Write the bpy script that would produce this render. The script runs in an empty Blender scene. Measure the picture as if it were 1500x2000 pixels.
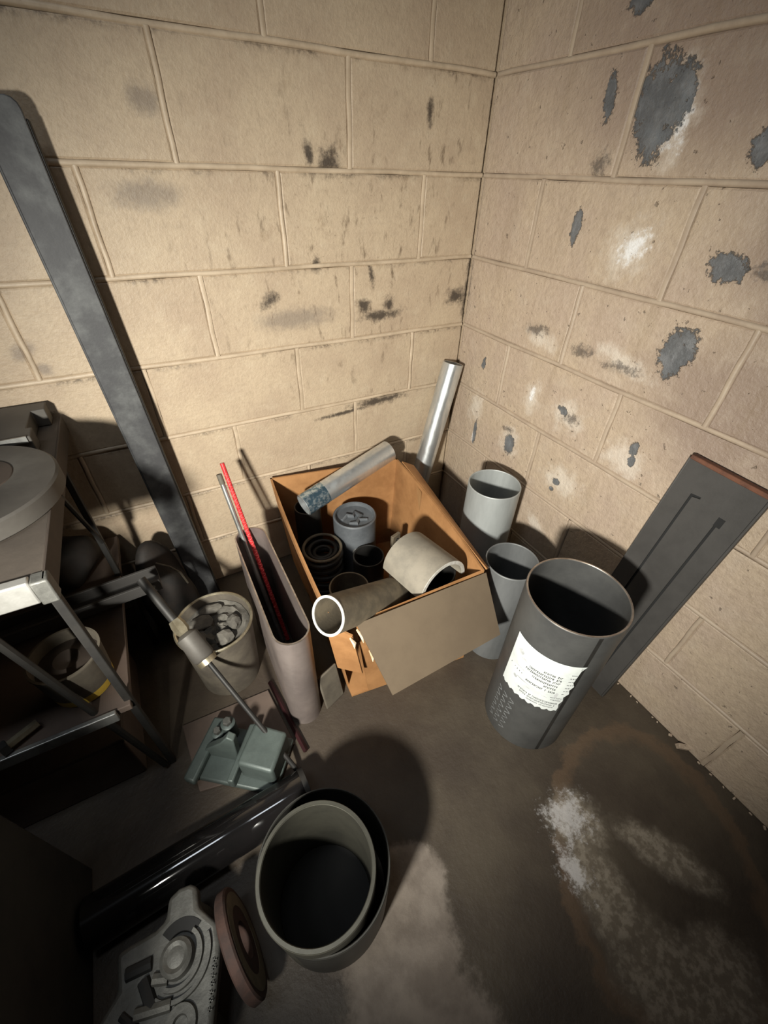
import bpy, bmesh, math, random
from mathutils import Vector, Matrix, Euler
random.seed(11)
S = bpy.context.scene
COL = S.collection

# ------------------------------------------------------------------ camera
cam_d = bpy.data.cameras.new('camera'); cam = bpy.data.objects.new('camera', cam_d); COL.objects.link(cam)
RIGHT = Vector((0.8795, -0.4752, 0.0250)); DOWN = Vector((-0.2823, -0.5632, -0.7766)); FWD = Vector((0.3831, 0.6760, -0.6295))
rot = Matrix((RIGHT, -DOWN, -FWD)).transposed()
cam.matrix_world = Matrix.Translation((-0.9921, -1.2328, 1.2218)) @ rot.to_4x4()
cam_d.sensor_fit = 'VERTICAL'; cam_d.sensor_height = 24.0; cam_d.sensor_width = 18.0
cam_d.lens = 822.19 / 2000 * 24.0
cam_d.clip_start = 0.02; cam_d.clip_end = 50
S.camera = cam

# ------------------------------------------------------------------ light
w = bpy.data.worlds.new('world'); S.world = w; w.use_nodes = True
w.node_tree.nodes['Background'].inputs[0].default_value = (0.9, 0.86, 0.8, 1)
w.node_tree.nodes['Background'].inputs[1].default_value = 0.010

def aim(o, target):
    o.rotation_euler = (Vector(target) - o.location).to_track_quat('-Z', 'Y').to_euler()
# hand lamp held to the left of the camera, beam on the corner
ld = bpy.data.lights.new('hand_lamp', 'SPOT'); lo = bpy.data.objects.new('hand_lamp', ld); COL.objects.link(lo)
lo.location = (-1.53, -1.43, 1.06); aim(lo, (-0.35, -0.15, 0.37))
ld.energy = 216; ld.color = (1.0, 0.975, 0.89); ld.spot_size = math.radians(93); ld.spot_blend = 1.0; ld.shadow_soft_size = 0.05
# row of weak ceiling tube lamps overhead
for lx, ll in ((-1.13, 0.22), (-1.58, 0.30), (-1.96, 0.18)):
    a = bpy.data.lights.new('ceiling_lamp', 'AREA'); ao = bpy.data.objects.new('ceiling_lamp', a); COL.objects.link(ao)
    a.shape = 'RECTANGLE'; a.size = ll; a.size_y = 0.25; a.energy = 13*ll*0.25*3.14; a.color = (0.86, 0.93, 1.0)
    ao.location = (lx, -0.9, 2.5)

S.view_settings.view_transform = 'Standard'; S.view_settings.look = 'None'
S.view_settings.exposure = 0.0; S.view_settings.gamma = 1.0; S.view_settings.use_curve_mapping = False

# ------------------------------------------------------------------ material helpers
def nodes_of(name):
    m = bpy.data.materials.new(name); m.use_nodes = True
    nt = m.node_tree; b = nt.nodes['Principled BSDF']
    return m, nt, b
def N(nt, t, **kw):
    n = nt.nodes.new(t)
    for k, v in kw.items(): setattr(n, k, v)
    return n
def L(nt, a, b): nt.links.new(a, b)
def noise(nt, vec, scale, detail=4, rough=0.6, dist=0.0):
    n = N(nt, 'ShaderNodeTexNoise'); n.inputs['Scale'].default_value = scale; n.inputs['Detail'].default_value = detail
    n.inputs['Roughness'].default_value = rough; n.inputs['Distortion'].default_value = dist
    if vec is not None: L(nt, vec, n.inputs['Vector'])
    return n.outputs['Fac']
def ramp(nt, fac, lo, hi):
    r = N(nt, 'ShaderNodeMapRange', interpolation_type='SMOOTHSTEP'); r.clamp = True
    r.inputs['From Min'].default_value = lo; r.inputs['From Max'].default_value = hi
    L(nt, fac, r.inputs['Value']); return r.outputs['Result']
def mth(nt, op, a, b=None):
    n = N(nt, 'ShaderNodeMath', operation=op); n.use_clamp = False
    for i, v in enumerate((a, b)):
        if v is None: continue
        if isinstance(v, (int, float)): n.inputs[i].default_value = v
        else: L(nt, v, n.inputs[i])
    return n.outputs[0]
def mix(nt, fac, a, b):
    n = N(nt, 'ShaderNodeMix', data_type='RGBA')
    if isinstance(fac, (int, float)): n.inputs[0].default_value = fac
    else: L(nt, fac, n.inputs[0])
    for i, v in ((6, a), (7, b)):
        if isinstance(v, tuple): n.inputs[i].default_value = (*v, 1)
        else: L(nt, v, n.inputs[i])
    return n.outputs[2]
def bump(nt, b, h, strength, dist=0.01, normal=None):
    n = N(nt, 'ShaderNodeBump'); n.inputs['Strength'].default_value = strength; n.inputs['Distance'].default_value = dist
    L(nt, h, n.inputs['Height'])
    if normal is not None: L(nt, normal, n.inputs['Normal'])
    L(nt, n.outputs[0], b.inputs['Normal']); return n.outputs[0]
def mat(name, c1, c2=None, rough=0.6, metal=0.0, scale=8, lo=0.35, hi=0.65, bmp=0.0, bscale=60, spec=0.5, stretch=None, r2=None):
    m, nt, b = nodes_of(name)
    b.inputs['Roughness'].default_value = rough; b.inputs['Metallic'].default_value = metal
    b.inputs['Specular IOR Level'].default_value = spec
    tc = N(nt, 'ShaderNodeTexCoord').outputs['Object']
    if stretch:
        mp = N(nt, 'ShaderNodeMapping'); mp.inputs['Scale'].default_value = stretch; L(nt, tc, mp.inputs[0]); tc = mp.outputs[0]
    if c2 is None: c2 = tuple(v * 0.7 for v in c1)
    f = ramp(nt, noise(nt, tc, scale, 6, 0.65), lo, hi)
    L(nt, mix(nt, f, c1, c2), b.inputs['Base Color'])
    if r2 is not None:
        L(nt, mth(nt, 'ADD', mth(nt, 'MULTIPLY', f, r2 - rough), rough), b.inputs['Roughness'])
    if bmp: bump(nt, b, noise(nt, tc, bscale, 5, 0.6), bmp, 0.004)
    return m
def spots(nt, vec, lst, warp, amp, lo=0.85, hi=1.05):
    """mask (0..1) of noise-edged ellipses: lst of (u, v, ru, rv, angle_deg)"""
    out = None
    for (u, v, ru, rv, an) in lst:
        mp = N(nt, 'ShaderNodeMapping', vector_type='TEXTURE')
        mp.inputs['Location'].default_value = (u, v, 0); mp.inputs['Rotation'].default_value = (0, 0, math.radians(an)); mp.inputs['Scale'].default_value = (ru, rv, 1)
        L(nt, vec, mp.inputs[0])
        ln = N(nt, 'ShaderNodeVectorMath', operation='LENGTH'); L(nt, mp.outputs[0], ln.inputs[0])
        d = ln.outputs['Value']
        out = d if out is None else mth(nt, 'MINIMUM', out, d)
    out = mth(nt, 'ADD', out, mth(nt, 'MULTIPLY', mth(nt, 'SUBTRACT', warp, 0.5), amp))
    r = N(nt, 'ShaderNodeMapRange', interpolation_type='SMOOTHSTEP'); r.clamp = True
    r.inputs['From Min'].default_value = lo; r.inputs['From Max'].default_value = hi
    r.inputs['To Min'].default_value = 1; r.inputs['To Max'].default_value = 0
    L(nt, out, r.inputs['Value']); return r.outputs['Result']

def plane_coords(nt, a):
    g = N(nt, 'ShaderNodeNewGeometry'); s = N(nt, 'ShaderNodeSeparateXYZ'); L(nt, g.outputs['Position'], s.inputs[0])
    c = N(nt, 'ShaderNodeCombineXYZ'); L(nt, s.outputs[a], c.inputs[0]); L(nt, s.outputs['Z' if a != 'XY' else 'Y'], c.inputs[1])
    return g.outputs['Position'], c.outputs[0]

TAN = (0.475, 0.375, 0.262); TAN2 = (0.40, 0.305, 0.215); PINK = (0.42, 0.325, 0.255)
def wall_paint_left():
    m, nt, b = nodes_of('tan_block_paint_sooty')
    pos, uv = plane_coords(nt, 'X')
    col = mix(nt, ramp(nt, noise(nt, pos, 5, 5), 0.35, 0.7), TAN, TAN2)
    col = mix(nt, mth(nt, 'MULTIPLY', ramp(nt, noise(nt, pos, 75, 5, 0.7), 0.40, 0.68), 0.38), col, (0.33, 0.255, 0.18))
    col = mix(nt, mth(nt, 'MULTIPLY', ramp(nt, noise(nt, pos, 22, 4, 0.6), 0.5, 0.72), 0.30), col, (0.53, 0.44, 0.32))
    # fine dirt: vertical flecks and small spatters
    mp = N(nt, 'ShaderNodeMapping'); mp.inputs['Scale'].default_value = (1.0, 0.30, 1); L(nt, uv, mp.inputs[0])
    fl = ramp(nt, noise(nt, mp.outputs[0], 46, 5, 0.62), 0.56, 0.72)
    area = spots(nt, uv, [(-0.42, 1.02, 0.48, 0.42, 0), (-0.30, 0.62, 0.26, 0.07, 0), (-0.15, 1.30, 0.15, 0.18, 0)], noise(nt, pos, 6, 4), 0.9, 0.3, 1.2)
    col = mix(nt, mth(nt, 'MULTIPLY', fl, mth(nt, 'ADD', mth(nt, 'MULTIPLY', area, 0.68), 0.10)), col, (0.105, 0.070, 0.042))
    sp = ramp(nt, noise(nt, pos, 120, 3, 0.7), 0.62, 0.74)
    col = mix(nt, mth(nt, 'MULTIPLY', sp, mth(nt, 'ADD', mth(nt, 'MULTIPLY', area, 0.60), 0.08)), col, (0.16, 0.115, 0.075))
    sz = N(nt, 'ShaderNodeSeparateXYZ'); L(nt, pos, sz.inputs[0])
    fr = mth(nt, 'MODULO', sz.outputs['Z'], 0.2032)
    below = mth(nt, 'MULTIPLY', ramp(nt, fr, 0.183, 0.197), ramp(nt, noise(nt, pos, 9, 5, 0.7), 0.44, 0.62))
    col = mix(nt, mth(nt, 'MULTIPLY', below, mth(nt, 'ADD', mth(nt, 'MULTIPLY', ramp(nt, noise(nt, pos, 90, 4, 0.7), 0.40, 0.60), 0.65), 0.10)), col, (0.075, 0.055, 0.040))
    brown = mth(nt, 'MULTIPLY', ramp(nt, noise(nt, pos, 13, 6, 0.75), 0.56, 0.74), mth(nt, 'ADD', mth(nt, 'MULTIPLY', area, 0.42), 0.10))
    col = mix(nt, brown, col, (0.20, 0.130, 0.078))
    # named smudges, and a dark strip along the wall corner
    ragged = noise(nt, pos, 38, 6, 0.75)
    dk = spots(nt, uv, [(-0.325, 0.872, 0.075, 0.018, 3), (-0.300, 0.90, 0.020, 0.03, 0), (-0.385, 0.905, 0.026, 0.022, -30), (-0.33, 0.592, 0.115, 0.016, 2), (-0.46, 0.575, 0.10, 0.008, 3),
                        (-0.045, 0.905, 0.045, 0.030, 0), (-0.668, 0.942, 0.03, 0.018, 40), (-0.196, 1.338, 0.011, 0.030, 0),
                        (-0.480, 1.238, 0.030, 0.030, 0), (-0.53, 1.25, 0.012, 0.04, 10), (-0.53, 1.02, 0.016, 0.022, 0), (-0.36, 0.985, 0.01, 0.03, 15), (-0.004, 0.93, 0.012, 0.13, 0), (-0.003, 1.2, 0.006, 0.35, 0)], ragged, 3.0, 0.2, 1.3)
    col = mix(nt, mth(nt, 'MULTIPLY', dk, 0.95), col, (0.055, 0.042, 0.032))
    gr = spots(nt, uv, [(-0.862, 1.318, 0.035, 0.026, 0), (-0.905, 1.17, 0.08, 0.03, 0), (-0.60, 0.89, 0.12, 0.03, 0), (-1.245, 0.885, 0.03, 0.02, 30), (-1.22, 0.84, 0.02, 0.015, -30)], ragged, 1.6, 0.3, 1.3)
    col = mix(nt, mth(nt, 'MULTIPLY', gr, 0.55), col, (0.14, 0.115, 0.10))
    L(nt, col, b.inputs['Base Color']); b.inputs['Roughness'].default_value = 0.50; b.inputs['Specular IOR Level'].default_value = 0.35
    h = mth(nt, 'ADD', noise(nt, pos, 150, 4, 0.6), mth(nt, 'MULTIPLY', noise(nt, pos, 32, 4), 0.9))
    bump(nt, b, h, 0.5, 0.003)
    return m
def wall_paint_right():
    m, nt, b = nodes_of('tan_block_paint_flaking')
    pos, uv = plane_coords(nt, 'Y')
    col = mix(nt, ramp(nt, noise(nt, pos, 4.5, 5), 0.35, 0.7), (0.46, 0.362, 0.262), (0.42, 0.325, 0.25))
    brown_areas = spots(nt, uv, [(-0.90, 0.86, 0.26, 0.20, 0), (-0.62, 1.42, 0.5, 0.22, 0), (-1.0, 1.2, 0.3, 0.4, 0)], noise(nt, pos, 7, 5), 0.9, 0.35, 1.15)  # broad browner areas, higher up and away from the corner
    col = mix(nt, mth(nt, 'MULTIPLY', brown_areas, 0.85), col, (0.27, 0.200, 0.158))
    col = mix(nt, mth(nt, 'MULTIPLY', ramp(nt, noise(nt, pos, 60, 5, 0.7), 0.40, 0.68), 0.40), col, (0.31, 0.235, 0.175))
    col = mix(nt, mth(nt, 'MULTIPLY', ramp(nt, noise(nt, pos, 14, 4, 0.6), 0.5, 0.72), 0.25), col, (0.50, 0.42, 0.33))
    rag = noise(nt, pos, 26, 6, 0.7); rag2 = noise(nt, pos, 60, 6, 0.75)
    # pale mineral bloom
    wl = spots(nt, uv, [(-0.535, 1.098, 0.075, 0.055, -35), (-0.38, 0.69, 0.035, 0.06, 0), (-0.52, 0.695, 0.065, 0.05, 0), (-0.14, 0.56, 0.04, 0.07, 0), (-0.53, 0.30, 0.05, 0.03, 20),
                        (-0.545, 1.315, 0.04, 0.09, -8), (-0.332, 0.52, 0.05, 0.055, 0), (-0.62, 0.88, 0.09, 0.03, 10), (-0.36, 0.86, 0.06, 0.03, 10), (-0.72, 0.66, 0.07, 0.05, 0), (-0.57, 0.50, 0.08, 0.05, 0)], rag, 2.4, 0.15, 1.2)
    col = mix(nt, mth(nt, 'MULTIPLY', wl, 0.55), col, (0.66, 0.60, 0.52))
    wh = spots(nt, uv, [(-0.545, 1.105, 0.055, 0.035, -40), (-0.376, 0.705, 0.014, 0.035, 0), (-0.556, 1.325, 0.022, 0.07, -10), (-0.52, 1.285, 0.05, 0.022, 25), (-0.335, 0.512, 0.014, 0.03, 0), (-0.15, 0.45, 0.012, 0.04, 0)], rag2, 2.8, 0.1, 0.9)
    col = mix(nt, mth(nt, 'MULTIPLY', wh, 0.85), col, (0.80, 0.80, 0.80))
    # brown run-down streaks
    mp = N(nt, 'ShaderNodeMapping'); mp.inputs['Scale'].default_value = (1, 0.10, 1); L(nt, uv, mp.inputs[0])
    st = ramp(nt, noise(nt, mp.outputs[0], 16, 3), 0.55, 0.75)
    col = mix(nt, mth(nt, 'MULTIPLY', st, 0.35), col, (0.25, 0.18, 0.115))
    # flaked-off patches of bare grey block
    ck = spots(nt, uv, [(-0.500, 1.325, 0.048, 0.082, -12), (-0.535, 1.34, 0.035, 0.05, -12), (-0.380, 1.352, 0.016, 0.042, -8), (-0.748, 1.098, 0.038, 0.026, 10), (-0.728, 0.934, 0.040, 0.050, 0),
                        (-0.332, 0.510, 0.026, 0.040, 0), (-0.732, 0.700, 0.013, 0.020, 0), (-0.738, 0.668, 0.010, 0.012, 0), (-0.551, 0.489, 0.016, 0.014, 0), (-0.545, 0.458, 0.008, 0.008, 0),
                        (-0.397, 1.485, 0.028, 0.022, 0), (-0.722, 1.272, 0.022, 0.035, 0), (-0.377, 1.130, 0.014, 0.034, 0), (-0.139, 0.718, 0.010, 0.022, 0), (-0.50, 0.70, 0.02, 0.014, 20), (-0.155, 0.47, 0.010, 0.05, 0)], mth(nt, 'MULTIPLY', mth(nt, 'ADD', noise(nt, pos, 17, 8, 0.75), rag2), 0.5), 3.4, 0.80, 1.0)
    col = mix(nt, mth(nt, 'MULTIPLY', ck, 0.92), col, mix(nt, ramp(nt, noise(nt, pos, 30, 4), 0.4, 0.7), (0.085, 0.095, 0.105), (0.16, 0.17, 0.18)))
    sm = spots(nt, uv, [(-0.335, 0.880, 0.060, 0.022, -8), (-0.53, 0.69, 0.04, 0.02, -10), (-0.31, 0.556, 0.035, 0.012, -10), (-0.50, 0.87, 0.05, 0.02, -10), (-0.82, 1.1, 0.04, 0.02, 0), (-0.004, 0.93, 0.013, 0.14, 0), (-0.62, 0.865, 0.07, 0.018, -8), (-0.80, 1.24, 0.05, 0.02, 20), (-0.40, 1.245, 0.03, 0.03, 0)], rag2, 3.5, 0.1, 1.0)  # dark marks, with a strip following the wall corner
    col = mix(nt, mth(nt, 'MULTIPLY', sm, 0.75), col, (0.06, 0.05, 0.045))
    pits = ramp(nt, noise(nt, pos, 52, 4, 0.6), 0.66, 0.72)
    col = mix(nt, mth(nt, 'MULTIPLY', pits, 0.55), col, (0.13, 0.10, 0.075))
    L(nt, col, b.inputs['Base Color']); b.inputs['Roughness'].default_value = 0.46; b.inputs['Specular IOR Level'].default_value = 0.4
    h = mth(nt, 'ADD', noise(nt, pos, 90, 5, 0.65), mth(nt, 'MULTIPLY', noise(nt, pos, 24, 4), 1.4))
    h = mth(nt, 'SUBTRACT', h, mth(nt, 'ADD', mth(nt, 'MULTIPLY', ck, 0.9), mth(nt, 'MULTIPLY', pits, 0.8)))
    bump(nt, b, h, 0.8, 0.004)
    return m
def floor_mat():
    m, nt, b = nodes_of('oil_stained_concrete')
    g = N(nt, 'ShaderNodeNewGeometry').outputs['Position']
    n1 = noise(nt, g, 5, 6, 0.6); rag = noise(nt, g, 16, 6, 0.7); fine = noise(nt, g, 60, 5, 0.65)
    col = mix(nt, ramp(nt, n1, 0.35, 0.7), (0.050, 0.038, 0.028), (0.078, 0.062, 0.044))
    pa = spots(nt, g, [(-0.89, -1.17, 0.13, 0.13, 0), (-0.93, -1.36, 0.17, 0.20, 0), (-0.81, -1.08, 0.09, 0.06, -25)], rag, 0.8, 0.80, 1.05)
    col = mix(nt, pa, col, mix(nt, ramp(nt, noise(nt, g, 14, 5), 0.35, 0.65), (0.245, 0.207, 0.172), (0.165, 0.136, 0.112)))
    # ring left by a round base and the pale crust inside it
    ro = spots(nt, g, [(-0.30, -1.33, 0.31, 0.23, 50)], rag, 0.35, 0.97, 1.03)
    ri = spots(nt, g, [(-0.30, -1.33, 0.285, 0.205, 50)], rag, 0.35, 0.90, 1.03)
    col = mix(nt, mth(nt, 'MULTIPLY', mth(nt, 'SUBTRACT', ro, ri), 0.55), col, (0.13, 0.083, 0.05))
    crust = spots(nt, g, [(-0.40, -1.19, 0.075, 0.075, 0), (-0.45, -1.31, 0.06, 0.13, -12), (-0.45, -1.46, 0.10, 0.11, 0), (-0.27, -1.33, 0.045, 0.12, 28), (-0.36, -1.50, 0.10, 0.08, 0)], rag, 1.1, 0.5, 1.2)
    cc = mix(nt, ramp(nt, fine, 0.42, 0.62), (0.16, 0.132, 0.098), (0.29, 0.25, 0.195))
    col = mix(nt, mth(nt, 'MULTIPLY', crust, 0.8), col, cc)
    wh = spots(nt, g, [(-0.415, -1.17, 0.075, 0.065, 0), (-0.48, -1.25, 0.04, 0.06, 0)], noise(nt, g, 55, 6, 0.8), 3.4, 0.1, 0.9)
    col = mix(nt, mth(nt, 'MULTIPLY', wh, 0.75), col, (0.55, 0.53, 0.52))
    L(nt, col, b.inputs['Base Color'])
    L(nt, mth(nt, 'ADD', mth(nt, 'MULTIPLY', mth(nt, 'MAXIMUM', pa, crust), 0.3), 0.52), b.inputs['Roughness'])
    b.inputs['Specular IOR Level'].default_value = 0.35
    h = mth(nt, 'ADD', noise(nt, g, 90, 5), mth(nt, 'MULTIPLY', rag, 1.2))
    bump(nt, b, mth(nt, 'ADD', h, mth(nt, 'MULTIPLY', crust, 1.2)), 0.35, 0.004)
    return m

M = {}
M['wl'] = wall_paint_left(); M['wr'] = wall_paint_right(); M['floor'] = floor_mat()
M['joint_l'] = mat('tan_paint_on_mortar', (0.51, 0.405, 0.290), (0.40, 0.31, 0.215), 0.5, 0, 14, bmp=0.15)  # bead paint lightened for the light it catches; also less grimy
M['joint_r'] = mat('tan_paint_on_rough_mortar', (0.42, 0.335, 0.248), (0.35, 0.27, 0.20), 0.5, 0, 14, bmp=0.2)
M['rim_dark'] = mat('dark_mortar', (0.05, 0.04, 0.03), rough=0.9)
M['mill'] = mat('mill_scale_steel', (0.098, 0.098, 0.094), (0.066, 0.066, 0.065), 0.46, 0.35, 6, bmp=0.05, bscale=200)
M['mill_cut'] = mat('cut_steel_edge', (0.55, 0.50, 0.45), (0.36, 0.30, 0.25), 0.35, 0.9, 40)
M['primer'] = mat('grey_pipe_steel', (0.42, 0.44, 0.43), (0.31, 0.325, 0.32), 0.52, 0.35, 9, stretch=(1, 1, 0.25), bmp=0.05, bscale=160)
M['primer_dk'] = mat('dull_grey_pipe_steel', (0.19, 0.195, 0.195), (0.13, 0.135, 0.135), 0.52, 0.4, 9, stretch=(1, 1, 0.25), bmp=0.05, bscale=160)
M['galv'] = mat('galvanised_steel', (0.78, 0.80, 0.80), (0.55, 0.58, 0.585), 0.27, 0.88, 30, lo=0.3, hi=0.7, bmp=0.06, bscale=120, stretch=(1, 1, 0.4), r2=0.45)
M['canister'] = mat('blue_grey_canister_paint', (0.125, 0.135, 0.145), (0.085, 0.092, 0.10), 0.5, 0.1, 12, bmp=0.08)
M['galv_wet'] = mat('wet_bluish_galvanised_steel', (0.13, 0.22, 0.29), (0.50, 0.58, 0.62), 0.14, 0.8, 60, lo=0.45, hi=0.62, bmp=0.25, bscale=60)
M['tan_pipe'] = mat('dusty_tan_pipe', (0.19, 0.155, 0.105), (0.115, 0.095, 0.068), 0.62, 0.25, 18, bmp=0.08, bscale=150)
M['white_cut'] = mat('bright_sawn_pipe_edge', (0.70, 0.69, 0.64), (0.50, 0.48, 0.43), 0.5, 0.25, 60)
M['olive_in'] = mat('dusty_pipe_bore', (0.10, 0.092, 0.072), rough=0.7, metal=0.2)
M['half'] = mat('chalky_grey_pipe', (0.27, 0.24, 0.19), (0.20, 0.18, 0.145), 0.7, 0.1, 14, bmp=0.1, bscale=140)
M['cardboard'] = mat('orange_brown_cardboard', (0.39, 0.198, 0.080), (0.25, 0.120, 0.046), 0.75, 0, 5, spec=0.2, bmp=0.08, bscale=40)
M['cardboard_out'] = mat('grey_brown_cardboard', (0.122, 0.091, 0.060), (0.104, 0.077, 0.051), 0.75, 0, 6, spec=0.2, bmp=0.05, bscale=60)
M['torn'] = mat('torn_paper_edge', (0.75, 0.62, 0.45), (0.55, 0.36, 0.2), 0.8, 0, 40)
M['tape'] = mat('brown_packing_tape', (0.40, 0.225, 0.10), (0.34, 0.18, 0.075), 0.25, 0, 9)
M['plank'] = mat('charcoal_painted_steel', (0.066, 0.062, 0.058), (0.050, 0.047, 0.044), 0.55, 0.2, 7, bmp=0.05, bscale=120)
M['rust'] = mat('red_brown_rust', (0.16, 0.065, 0.035), (0.09, 0.040, 0.026), 0.8, 0.1, 30, bmp=0.2, bscale=120)
M['rust_dk'] = mat('dark_rust', (0.060, 0.030, 0.022), (0.035, 0.020, 0.016), 0.8, 0.1, 30, bmp=0.2)
M['groove'] = mat('black_groove', (0.010, 0.010, 0.010), rough=0.8)
M['beam'] = mat('blue_grey_weathered_steel', (0.050, 0.050, 0.052), (0.115, 0.118, 0.116), 0.58, 0.2, 11, lo=0.42, hi=0.72, bmp=0.12, bscale=70)
M['oval'] = mat('brown_grey_duct_steel', (0.32, 0.265, 0.24), (0.23, 0.19, 0.175), 0.38, 0.55, 8, bmp=0.03, bscale=90)
M['red'] = mat('red_braided_cord', (0.60, 0.035, 0.035), (0.40, 0.02, 0.025), 0.32, 0, 60)
M['red_light'] = mat('red_weave_glints', (0.85, 0.20, 0.18), (0.65, 0.10, 0.10), 0.3, 0, 60)
M['rod'] = mat('grey_steel_rod', (0.42, 0.42, 0.40), (0.16, 0.155, 0.145), 0.36, 0.7, 9, stretch=(1, 1, 0.5))
M['black_gloss'] = mat('gloss_black_enamel', (0.006, 0.006, 0.006), (0.009, 0.008, 0.008), 0.06, 0, 5, spec=0.7)
M['black_steel'] = mat('black_steel', (0.020, 0.019, 0.018), (0.030, 0.028, 0.025), 0.55, 0.35, 12, bmp=0.05)
M['black_bag'] = mat('black_plastic', (0.009, 0.008, 0.007), (0.018, 0.013, 0.010), 0.75, 0, 20, bmp=0.3, bscale=30)
M['bench'] = mat('dusty_brown_bench_board', (0.085, 0.068, 0.053), (0.058, 0.046, 0.036), 0.75, 0, 6, bmp=0.08)
M['bench_edge'] = mat('dark_brown_bench_edge', (0.055, 0.040, 0.030), rough=0.75)
M['bright'] = mat('bright_angle_steel', (0.52, 0.51, 0.48), (0.38, 0.37, 0.34), 0.38, 0.6, 14)
M['grey_plate'] = mat('dusty_grey_plate', (0.095, 0.087, 0.075), (0.070, 0.063, 0.055), 0.6, 0.2, 9, bmp=0.05)
M['dust_can'] = mat('dusty_beige_can', (0.115, 0.098, 0.073), (0.072, 0.060, 0.046), 0.75, 0, 14, bmp=0.15)
M['dust_lump'] = mat('grey_caked_dust', (0.12, 0.11, 0.092), (0.07, 0.064, 0.054), 0.9, 0, 25, bmp=0.5, bscale=50)
M['brass'] = mat('dull_brass', (0.52, 0.46, 0.33), (0.32, 0.27, 0.18), 0.35, 0.8, 25)
M['green'] = mat('grey_green_cast_iron', (0.085, 0.105, 0.096), (0.060, 0.075, 0.069), 0.5, 0.2, 9, bmp=0.12, bscale=90)
M['cast'] = mat('light_grey_casting', (0.135, 0.133, 0.120), (0.070, 0.069, 0.062), 0.55, 0.3, 14, bmp=0.25, bscale=110)
M['nest'] = mat('olive_grey_steel_pipe', (0.072, 0.069, 0.054), (0.050, 0.048, 0.039), 0.40, 0.5, 8, bmp=0.04)
M['nest_out'] = mat('dark_olive_steel_pipe', (0.050, 0.048, 0.042), (0.034, 0.033, 0.029), 0.42, 0.5, 8)
M['yellow'] = mat('yellow_plastic', (0.55, 0.38, 0.05), (0.42, 0.28, 0.04), 0.35, 0, 9)
M['paper'] = mat('white_label_paper', (0.64, 0.67, 0.65), (0.54, 0.57, 0.555), 0.7, 0, 20, lo=0.45, hi=0.7)
M['ink'] = mat('black_ink', (0.035, 0.035, 0.04), rough=0.8)
M['ink_grey'] = mat('smeared_grey_ink', (0.36, 0.37, 0.37), (0.55, 0.56, 0.56), 0.8, 0, 60)
M['paint_white'] = mat('grey_stencil_paint', (0.24, 0.25, 0.25), (0.10, 0.10, 0.10), 0.6, 0, 90)
M['wood_brown'] = mat('brown_fibre_board', (0.11, 0.078, 0.06), (0.075, 0.054, 0.042), 0.8, 0, 6, bmp=0.1)

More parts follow.
